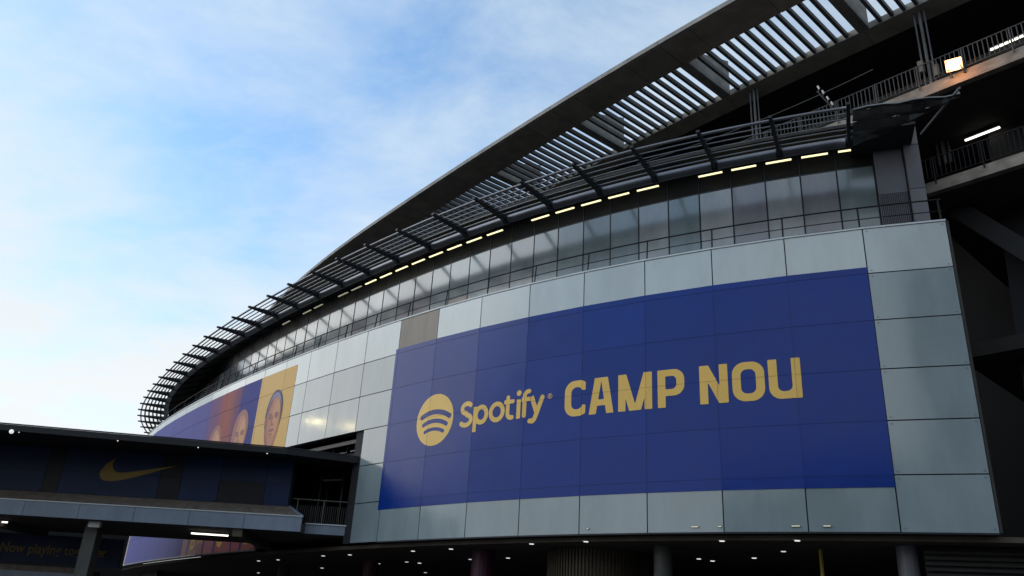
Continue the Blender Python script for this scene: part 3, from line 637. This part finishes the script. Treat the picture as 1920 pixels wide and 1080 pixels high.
# shirts with gold badges at the lower edge
for cu, wd in ((-48.2, 2.2), (-43.6, 2.0), (-39.9, 1.6)):
    shape('badge', U_(S_(ell(cu - wd * .35, .75, .42, .40), ell(cu - wd * .35, .78, .2, .14)), *[flat_stroke((cu + .15 + i * .32, .70 + .05 * (i % 2)), (cu + .36 + i * .32, .98), .14) for i in range(4)]), (cu - wd, cu + wd, 0.05, 1.25), .05, on_wall(.020), 'pgold', pb)
    shape('shirt_stripe', U_(flat_stroke((cu + wd * .55, 0), (cu + wd * .5, 1.5), .18), flat_stroke((cu - wd * .8, 0), (cu - wd * .72, 1.5), .2)), (cu - wd, cu + wd, .05, 1.7), .06, on_wall(.026), 'pblue', pb)

# ================================================================== FOOTBRIDGE
br = thing('footbridge', 'covered footbridge with dark roof, navy boards and pale fascia entering the stadium at left', 'footbridge', (-20, 46, -EYE))
XL = -44.0
front = [(XL, 38.3), (-25.06, 40.93), (-17.57, 41.98), (-11.12, 42.85), (-7.62, 44.15)]
MB().prism(front + [(-7.0, 47.0), (-9, 51.5), (XL, 51.5)], 8.34, 8.58).build('roof', 'roofdark', br)
m = MB()
for a, b in zip(front[:-1], front[1:]): m.bar((a[0], a[1] - .03, 8.47), (b[0], b[1] - .03, 8.47), .10, .30)
m.build('roof_edge', 'roofdark', br)
m = MB().tube([(a, b - .02, 8.67) for a, b in front], .035, 6); m.build('roof_pipe', 'steeldark', br)
MB().prism([(XL, 44.9), (-11.1, 44.9), (-11.1, 45.1), (XL, 45.1)], 5.5, 8.34).build('board_backing', 'backing', br)
xs = [XL, -38.0, -37.0, -31, -30.3, -24.25, -23.4, -18.15, -17.0, -14.95, -12.5, -11.15]
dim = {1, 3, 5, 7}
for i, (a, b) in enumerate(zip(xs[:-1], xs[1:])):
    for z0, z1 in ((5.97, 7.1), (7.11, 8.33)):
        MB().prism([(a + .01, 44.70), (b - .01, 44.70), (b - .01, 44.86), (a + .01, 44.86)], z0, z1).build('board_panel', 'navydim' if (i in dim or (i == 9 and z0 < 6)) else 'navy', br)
# logo on the board: a curved tick
sw_px = [(-20.71, 7.93), (-21.09, 7.66), (-21.33, 7.26), (-21.36, 7.03), (-21.18, 6.79), (-20.93, 6.73), (-20.58, 6.74), (-19.83, 6.90), (-18.56, 7.32), (-17.32, 7.75), (-18.56, 7.50), (-19.4, 7.33), (-20.1, 7.21), (-20.5, 7.22), (-20.70, 7.37), (-20.80, 7.60)]
def smooth(pts, n=5):
    o = []; m_ = len(pts)
    corners = {0, 9}
    for i in range(m_):
        p0, p1, p2, p3 = [np.array(pts[j % m_]) for j in (i - 1, i, i + 1, i + 2)]
        if i in corners: p0 = p1
        if (i + 1) % m_ in corners: p3 = p2
        for t in np.linspace(0, 1, n, endpoint=False):
            o.append(tuple(.5 * ((2 * p1) + (-p0 + p2) * t + (2 * p0 - 5 * p1 + 4 * p2 - p3) * t * t + (-p0 + 3 * p1 - 3 * p2 + p3) * t ** 3)))
    return o
from mathutils.geometry import tessellate_polygon
sp_ = smooth(sw_px); tri = tessellate_polygon([[Vector((x, z, 0)) for x, z in sp_]])
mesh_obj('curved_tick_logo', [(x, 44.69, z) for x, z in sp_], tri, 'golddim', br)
# chamfered stone parapet and pale fascia
gx = np.linspace(XL, -10.15, 13)
for a, b in zip(gx[:-1], gx[1:]):
    aa, bb = a + .01, b - .01; b2 = bb - (.95 if b > -10.2 else 0)
    MB().hexa([(aa, 43.7, 5.20), (bb, 43.7, 5.20), (b2, 44.9, 5.20), (aa, 44.9, 5.20), (aa, 43.76, 5.34), (bb, 43.76, 5.34), (b2, 44.69, 5.955), (aa, 44.69, 5.955)]).build('parapet_stone', 'glacis', br)
    MB().prism([(aa, 43.60), (bb + (.12 if b > -10.2 else 0), 43.60), (bb + (.12 if b > -10.2 else 0), 43.695), (aa, 43.695)], 4.60, 5.33).build('fascia_panel', 'fascia', br)
MB().prism([(XL, 43.56), (-10.0, 43.56), (-10.0, 43.72), (XL, 43.72)], 5.335, 5.385).build('fascia_cap', 'coping', br)
MB().hexa([(-10.13, 43.60, 5.34), (-10.0, 43.60, 5.34), (-11.05, 44.9, 5.97), (-11.2, 44.9, 5.97), (-10.13, 43.60, 5.42), (-10.0, 43.60, 5.42), (-11.05, 44.9, 6.03), (-11.2, 44.9, 6.03)]).build('parapet_end', 'fascia', br)
MB().prism([(-10.0, 44.42), (-7.3, 44.42), (-7.3, 44.6), (-10.0, 44.6)], 4.62, 5.08).build('fascia_panel', 'fascia', br)
MB().prism([(-10.0, 44.36), (-7.3, 44.36), (-7.3, 44.6), (-10.0, 44.6)], 5.085, 5.14).build('fascia_cap', 'coping', br)
MB().prism([(XL, 43.72), (-10.05, 43.72), (-10.0, 44.62), (-7.2, 44.62), (-7.0, 47), (-9, 51.2), (XL, 51.2)], 4.58, 5.06).build('deck', 'soffit', br)
for x in (-40, -33, -27, -13.5):
    MB().prism([(x, 43.75), (x + .5, 43.75), (x + .5, 51), (x, 51)], 4.2, 4.575).build('soffit_beam', 'soffit', br)
MB().prism([(XL, 50.8), (-9.2, 50.8), (-9.2, 51.1), (XL, 51.1)], 5.07, 8.33).build('rear_wall', 'backing', br)
# pillar
MB().prism([(-21.42, 44.7), (-20.76, 44.7), (-20.76, 45.4), (-21.42, 45.4)], -EYE, 4.575).build('pillar', 'pillar', br)
MB().prism([(-37.4, 44.7), (-36.7, 44.7), (-36.7, 45.4), (-37.4, 45.4)], -EYE, 4.575).build('pillar', 'pillar', br)
MB().prism([(-21.03, 44.1), (-20.45, 44.1), (-20.45, 44.4), (-21.03, 44.4)], 4.28, 4.56).build('junction_box', 'white', br)
# railing of the open part
for x in (-10.75, -9.35, -8.05): MB().tube([(x, 45.15, 5.1), (x, 45.15, 6.45)], .028, 6).build('rail_post', 'railgrey', br)
MB().tube([(-11.05, 45.15, 6.45), (-7.3, 45.15, 6.40)], .032, 6).build('handrail', 'railgrey', br)
for i in range(34): MB().tube([(-11.0 + i * .11, 45.2, 5.15), (-11.0 + i * .11, 45.2, 6.15)], .014, 4).build('baluster', 'railgrey', br)
MB().tube([(-8.15, 46.5, 5.1), (-8.15, 46.5, 8.3)], .05, 8).build('roof_post', 'railgrey', br)
MB().tube([(-10.4, 48.5, 5.1), (-10.4, 48.5, 8.3)], .07, 8).build('roof_post', 'steel', br)
# bulbs under the roof edge
for i, (x, y) in enumerate([(-24.4, 40.9), (-24.05, 40.95), (-19.4, 41.6), (-15.5, 42.1), (-12.1, 42.6)]):
    big_ = i == 0; m = bmesh.new(); bmesh.ops.create_icosphere(m, subdivisions=2, radius=.11 if big_ else .03)
    vv = [(v.co.x + x, v.co.y + y, v.co.z + 8.27) for v in m.verts]; ff = [[v.index for v in f.verts] for f in m.faces]; m.free()
    base = MB().tube([(x, y, 8.28), (x, y, 8.36)], .03, 6).build('bulb', 'steeldark', br); mesh_obj('bulb_glass', vv, ff, 'lampdim' if big_ or i == 1 else 'lampcool', base, smooth=True)
# lower lettered board beyond the pillar
an = thing('annex_building', 'dark low building behind the footbridge at the left edge', 'building', (-50, 57, -EYE))
MB().prism([(-95, 56), (-24.0, 56), (-26.4, 62), (-95, 66)], -EYE, 8.6).build('wall', 'darkconc', an)
MB().prism([(-95.2, 55.8), (-23.9, 55.8), (-26.3, 62.2), (-95.2, 66.2)], 8.6, 8.9).build('roof', 'roofdark', an)
lb = thing('lettered_board', 'dark blue board with gold words Now playing together, under the footbridge', 'sign', (-27, 50, 2.7))
for a, b in ((-40, -34), (-34, -28.9), (-28.9, -21.5)):
    MB().prism([(a + .01, 49.9), (b - .01, 49.9), (b - .01, 50.05), (a + .01, 50.05)], 2.70, 4.25).build('board_panel', 'navy', lb)
def text_letters(txt, x0, width, height, y, z, mat, parent):
    # every character is a mesh of its own
    def outline(t):
        cu = bpy.data.curves.new('text', 'FONT'); cu.body = t; cu.size = 1; cu.offset = .018; cu.resolution_u = 3; to = bpy.data.objects.new('text', cu); COL.objects.link(to)
        dg = bpy.context.evaluated_depsgraph_get(); me = bpy.data.meshes.new_from_object(to.evaluated_get(dg)); bpy.data.objects.remove(to); return me
    def right(t): return max(q.co[0] for q in outline(t).vertices)
    tot = right(txt); done = ''
    for ch in txt:
        done += ch
        if ch == ' ': continue
        me = outline(ch); r_ = right(done); w_ = max(q.co[0] for q in me.vertices)
        v = [(x0 + (q.co[0] + r_ - w_) / tot * width, y, z + q.co[1] * height) for q in me.vertices]
        mesh_obj('letter_' + ch.lower(), v, [tuple(q.vertices) for q in me.polygons], mat, parent)
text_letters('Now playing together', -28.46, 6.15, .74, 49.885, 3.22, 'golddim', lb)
lf = thing('lower_ledge', 'grey concrete ledge in shade below the lettered board', 'ledge', (-28, 49, 2.0))
for a, b in ((-40, -33), (-33, -28), (-28, -22.6)):
    MB().prism([(a + .01, 48.9), (b - .01, 48.9), (b - .01, 49.3), (a + .01, 49.3)], 1.75, 2.2).build('fascia_panel', 'fascia', lf)
    MB().prism([(a + .01, 48.95), (b - .01, 48.95), (b - .01, 49.3), (a + .01, 49.3)], 2.21, 2.5).build('ledge_stone', 'glacis', lf)
MB().prism([(-40, 49.32), (-22.6, 49.32), (-22.6, 50.3), (-40, 50.3)], 1.75, 2.4).build('ledge_slab', 'darkconc', lf)
for x in (-38, -30.5, -24): MB().prism([(x, 49.4), (x + .5, 49.4), (x + .5, 49.9), (x, 49.9)], -EYE, 1.745).build('support', 'pillar', lf)
for nm, a, b, lab in (('bridge_tube_lamp', (-16.39, 46, 4.50), (-14.4, 46.15, 4.50), 'white fluorescent tube lamp under the footbridge right of its pillar'), ('bridge_tube_lamp', (-28.6, 46, 4.50), (-26.2, 46, 4.50), 'fluorescent tube lamp under the footbridge at the left picture edge')):
    t = thing('tube_lamp', lab, 'lamp', ((a[0] + b[0]) / 2, 46, 4.5), 'tube lamps')
    MB().bar(a, b, .14, .05).build('housing', 'white', t); MB().bar((a[0] + .03, a[1], a[2] - .06), (b[0] - .03, b[1], b[2] - .06), .09, .06).build('tube', 'lampwhite', t)
for a, b, lab in (((22.17, 34.28, 24.3), (23.19, 33.02, 24.3), 'bright fluorescent tube lamp under the upper walkway at the right'), ((23.9, 33.5, 29.42), (25.0, 32.2, 29.42), 'fluorescent tube lamp seen through the railing bars at the top right corner')):
    t = thing('tube_lamp', lab, 'lamp', a, 'tube lamps')
    MB().bar(a, b, .15, .05).build('housing', 'white', t); MB().bar((a[0], a[1], a[2] - .06), (b[0], b[1], b[2] - .06), .09, .06).build('tube', 'lampwhite', t)
# lamp fitting and back room seen through the opening
t = thing('ceiling_lamp', 'pale ceiling lamp hanging inside the open end of the footbridge', 'lamp', (-9.3, 48.3, 8.1))
MB().bar((-10.2, 48.3, 8.0), (-9.0, 48.3, 8.12), .3, .08).build('diffuser', 'white', t); MB().tube([(-9.6, 48.3, 8.1), (-9.6, 48.3, 8.34)], .02, 6).build('stem', 'steel', t)

# ------------------------------------------------------------------ walkway railings, floodlight, cable
def bar_railing(label, s0, s1, e, z, step=.20, mat='railgrey', h_=1.12):
    t = thing('walkway_railing', label, 'railing', tuple(PR((s0 + s1) / 2, e, z)))
    n = int((s1 - s0) / step)
    for zz, r_ in ((h_, .028), (.10, .018)): MB().tube([PR(s, e, z + zz) for s in np.linspace(s0, s1, 12)], r_, 6).build('rail', mat, t)
    base = None
    for i in range(min(n, 290)):
        s = s0 + i * step; p0 = PR(s, e, z)
        if base is None:
            base = MB().bar((p0[0], p0[1], z + .1), (p0[0], p0[1], z + h_), .032, .032).build('baluster', mat, t); p00 = p0
        else:
            o = base.copy(); COL.objects.link(o); o.parent = t; o.location = (p0[0] - p00[0], p0[1] - p00[1], 0)
    for s in np.arange(s0 + .5, s1, 2.0): MB().bar(PR(s, e, z - .2), PR(s, e, z + h_ + .04), .05, .05).build('post', mat, t)
    return t
bar_railing('upper walkway railing with thin vertical bars behind the lit floodlight', -22, 2.8, 2.93, 25.0, mat='walkrail')
bar_railing('lower walkway railing in deep shade at the right picture edge', -20, -6.3, 2.93, 19.95, mat='rail')
fl = thing('floodlight', 'square floodlight glowing warm orange on the edge of the upper walkway', 'floodlight', tuple(PR(-9.2, 2.5, 25.1)))
c0 = Vector(PR(-9.2, 2.55, 25.15)); dirv = (Vector((0, 0, 0)) - c0).normalized()
m = MB(); m.bar(c0, c0 + dirv * -.16, .70, .56); m.build('housing', 'steeldark', fl)
m = MB(); m.bar(c0 + dirv * .012, c0 + dirv * .003, .68, .54); m.build('lens_halo', 'floodhalo', fl)  # orange halo around the lens built as a glowing plate
m = MB(); m.bar(c0 + dirv * .025, c0 + dirv * .013, .44, .32); m.build('lens', 'flood', fl)
fd = bpy.data.lights.new('floodlight_lamp', 'POINT'); fd.energy = 40; fd.color = (1.0, 0.42, 0.16); fd.shadow_soft_size = .18
fo = bpy.data.objects.new('floodlight_lamp', fd); COL.objects.link(fo); fo.parent = fl; pp = c0 + dirv * .34 + Vector((0, 0, EYE)); fo.location = pp - Vector(LOC[fl.name])
MB().tube([PR(-9.45, 2.55, 25.0), PR(-9.45, 2.98, 24.8)], .025, 6).build('bracket', 'steel', fl); MB().tube([PR(-8.95, 2.55, 25.0), PR(-8.95, 2.98, 24.8)], .025, 6).build('bracket', 'steel', fl)
ca = thing('cable', 'thin cable slung between the steel posts below the slatted roof', 'cable', (12, 35.5, 26))
pa = np.array((6.34, 37.82, 24.0)); pc = np.array((17.52, 33.28, 27.5))
MB().tube([tuple(pa + (pc - pa) * t - np.array((0, 0, .35 * 4 * t * (1 - t)))) for t in np.linspace(0, 1, 14)], .018, 5).build('wire', 'railgrey', ca)
sb = thing('spotlight_bracket', 'slanting silver bracket with small white spotlights above the canopy rail', 'bracket', (14.6, 31.8, 23.6))
MB().tube([(13.72, 31.42, 24.5), (14.75, 31.78, 23.55)], .03, 6).build('arm', 'railgrey', sb)
for x, y, z in ((13.78, 31.4, 24.78), (14.02, 31.5, 24.62), (14.25, 31.6, 24.36), (14.45, 31.66, 24.12)):
    MB().tube([(x, y, z), (x + .06, y - .02, z - .19)], .045, 8).build('spot_head', 'white', sb); MB().tube([(x + .03, y, z - .1), (x + .02, y + .02, z - .32)], .012, 5).build('spot_stem', 'railgrey', sb)
# small lamps glowing along the foot of the facade
for k, wd, lb_ in ((3.42, .32, 'warm lamp strip at the facade foot, well left of the third joint from right'), (3.08, .18, 'very short warm lamp strip at the facade foot beside the third joint from right'),
                  (2.2, .34, 'warm lamp strip at the facade foot just left of the second joint from right'), (1.84, .30, 'warm lamp strip at the foot of the facade, rightmost of all'), (4.88, .12, 'tiny warm lamp strip at the foot of the facade below the letter C')):
    a, b = PW(k, .03, ZB + .19), PW(k - wd / WP, .03, ZB + .19)
    t = thing('facade_lamp', lb_, 'lamp', tuple(a))
    MB().bar(a, b, .03, .04).build('housing', 'steel', t); MB().bar(PW(k - .01, .05, ZB + .19), PW(k - wd / WP + .01, .05, ZB + .19), .006, .02).build('strip', 'lampdimwarm', t)

# ================================================================== NEIGHBOURS (outside the frame; the glass facade mirrors them)
def block(label, poly, h0, h1=None, wall='slabconc', storeys=5, cat='building'):
    """h0, h1 = roof height at the first two / last two corners"""
    h1 = h0 if h1 is None else h1; x0, y0 = poly[0]
    t = thing('neighbour_building', label, cat, (x0, y0, -EYE)); hs = [h0, h0, h1, h1]
    MB().hexa([(x, y, -EYE) for x, y in poly] + [(x, y, h) for (x, y), h in zip(poly, hs)]).build('wall', wall, t)
    c = np.mean(poly, 0); big_ = [tuple(c + (np.array(p_) - c) * 1.02) for p_ in poly]
    MB().hexa([(x, y, h + .005) for (x, y), h in zip(big_, hs)] + [(x, y, h + .4) for (x, y), h in zip(big_, hs)]).build('roof', 'roofdark', t)
    n = 8
    for e in range(4):
        a = np.array(poly[e]); b = np.array(poly[(e + 1) % 4]); d = b - a; nrm = np.array((d[1], -d[0])) / np.linalg.norm(d)
        if np.dot(nrm, (a + b) / 2 - c) < 0: nrm = -nrm
        if np.dot(nrm, -(a + b) / 2 + np.array((0, 20))) < 0: continue
        for i in range(n):
            for f in range(storeys):
                z0 = 0.2 + f * 3.1
                if z0 + 1.8 > min(h0, h1): continue
                p0 = a + d * (i + .25) / n + nrm * .02; p1 = a + d * (i + .75) / n + nrm * .02; q0, q1 = p0 + nrm * .04, p1 + nrm * .04
                MB().hexa([(*p0, z0), (*p1, z0), (*q1, z0), (*q0, z0), (*p0, z0 + 1.6), (*p1, z0 + 1.6), (*q1, z0 + 1.6), (*q0, z0 + 1.6)]).build('window', 'navydim', t)
block('dark building with a sloping roof left of the camera, outside the frame', [(-52, 34), (-72, 34), (-72, 56), (-52, 55)], 11, 17.3, 'darkconc', 3)
block('tall tower block behind the camera, outside the frame', [(-0.5, -34), (18, -34), (18, -50), (-0.5, -50)], 50, None, 'cladding', 12)
block('long low apartment building behind the camera, outside the frame', [(-70, -48), (-6, -50), (-6, -64), (-70, -62)], 24, None, 'darkconc', 3)
block('low apartment building to the right behind the camera, outside the frame', [(33, -40), (90, -30), (90, -44), (33, -54)], 22, None, 'darkconc', 4)

sl = thing('added_light_mast', 'unseen mast added left of the camera, its two warm lamp bars mirrored in the glass', 'lamp', (-50, 58.6, -EYE))  # added out of view so its lamp bars glow in the panels
MB().tube([(-50.4, 58.6, -EYE), (-50.4, 58.6, 21.4)], .14, 10).build('pole', 'steeldark', sl)
for y0, y1, z in ((57.6, 60.2, 20.6), (53.2, 55.0, 20.2)):
    MB().bar((-50.4, 58.6, 21.3), (-50.2, (y0 + y1) / 2, z + .2), .08, .08).build('arm', 'steeldark', sl)
    MB().bar((-50.1, y0, z + .12), (-50.1, y1, z + .12), .4, .1).build('lamp_housing', 'steeldark', sl); MB().bar((-49.95, y0, z - .06), (-49.95, y1, z - .06), .12, .26).build('lamp_bar', 'mastlamp', sl)
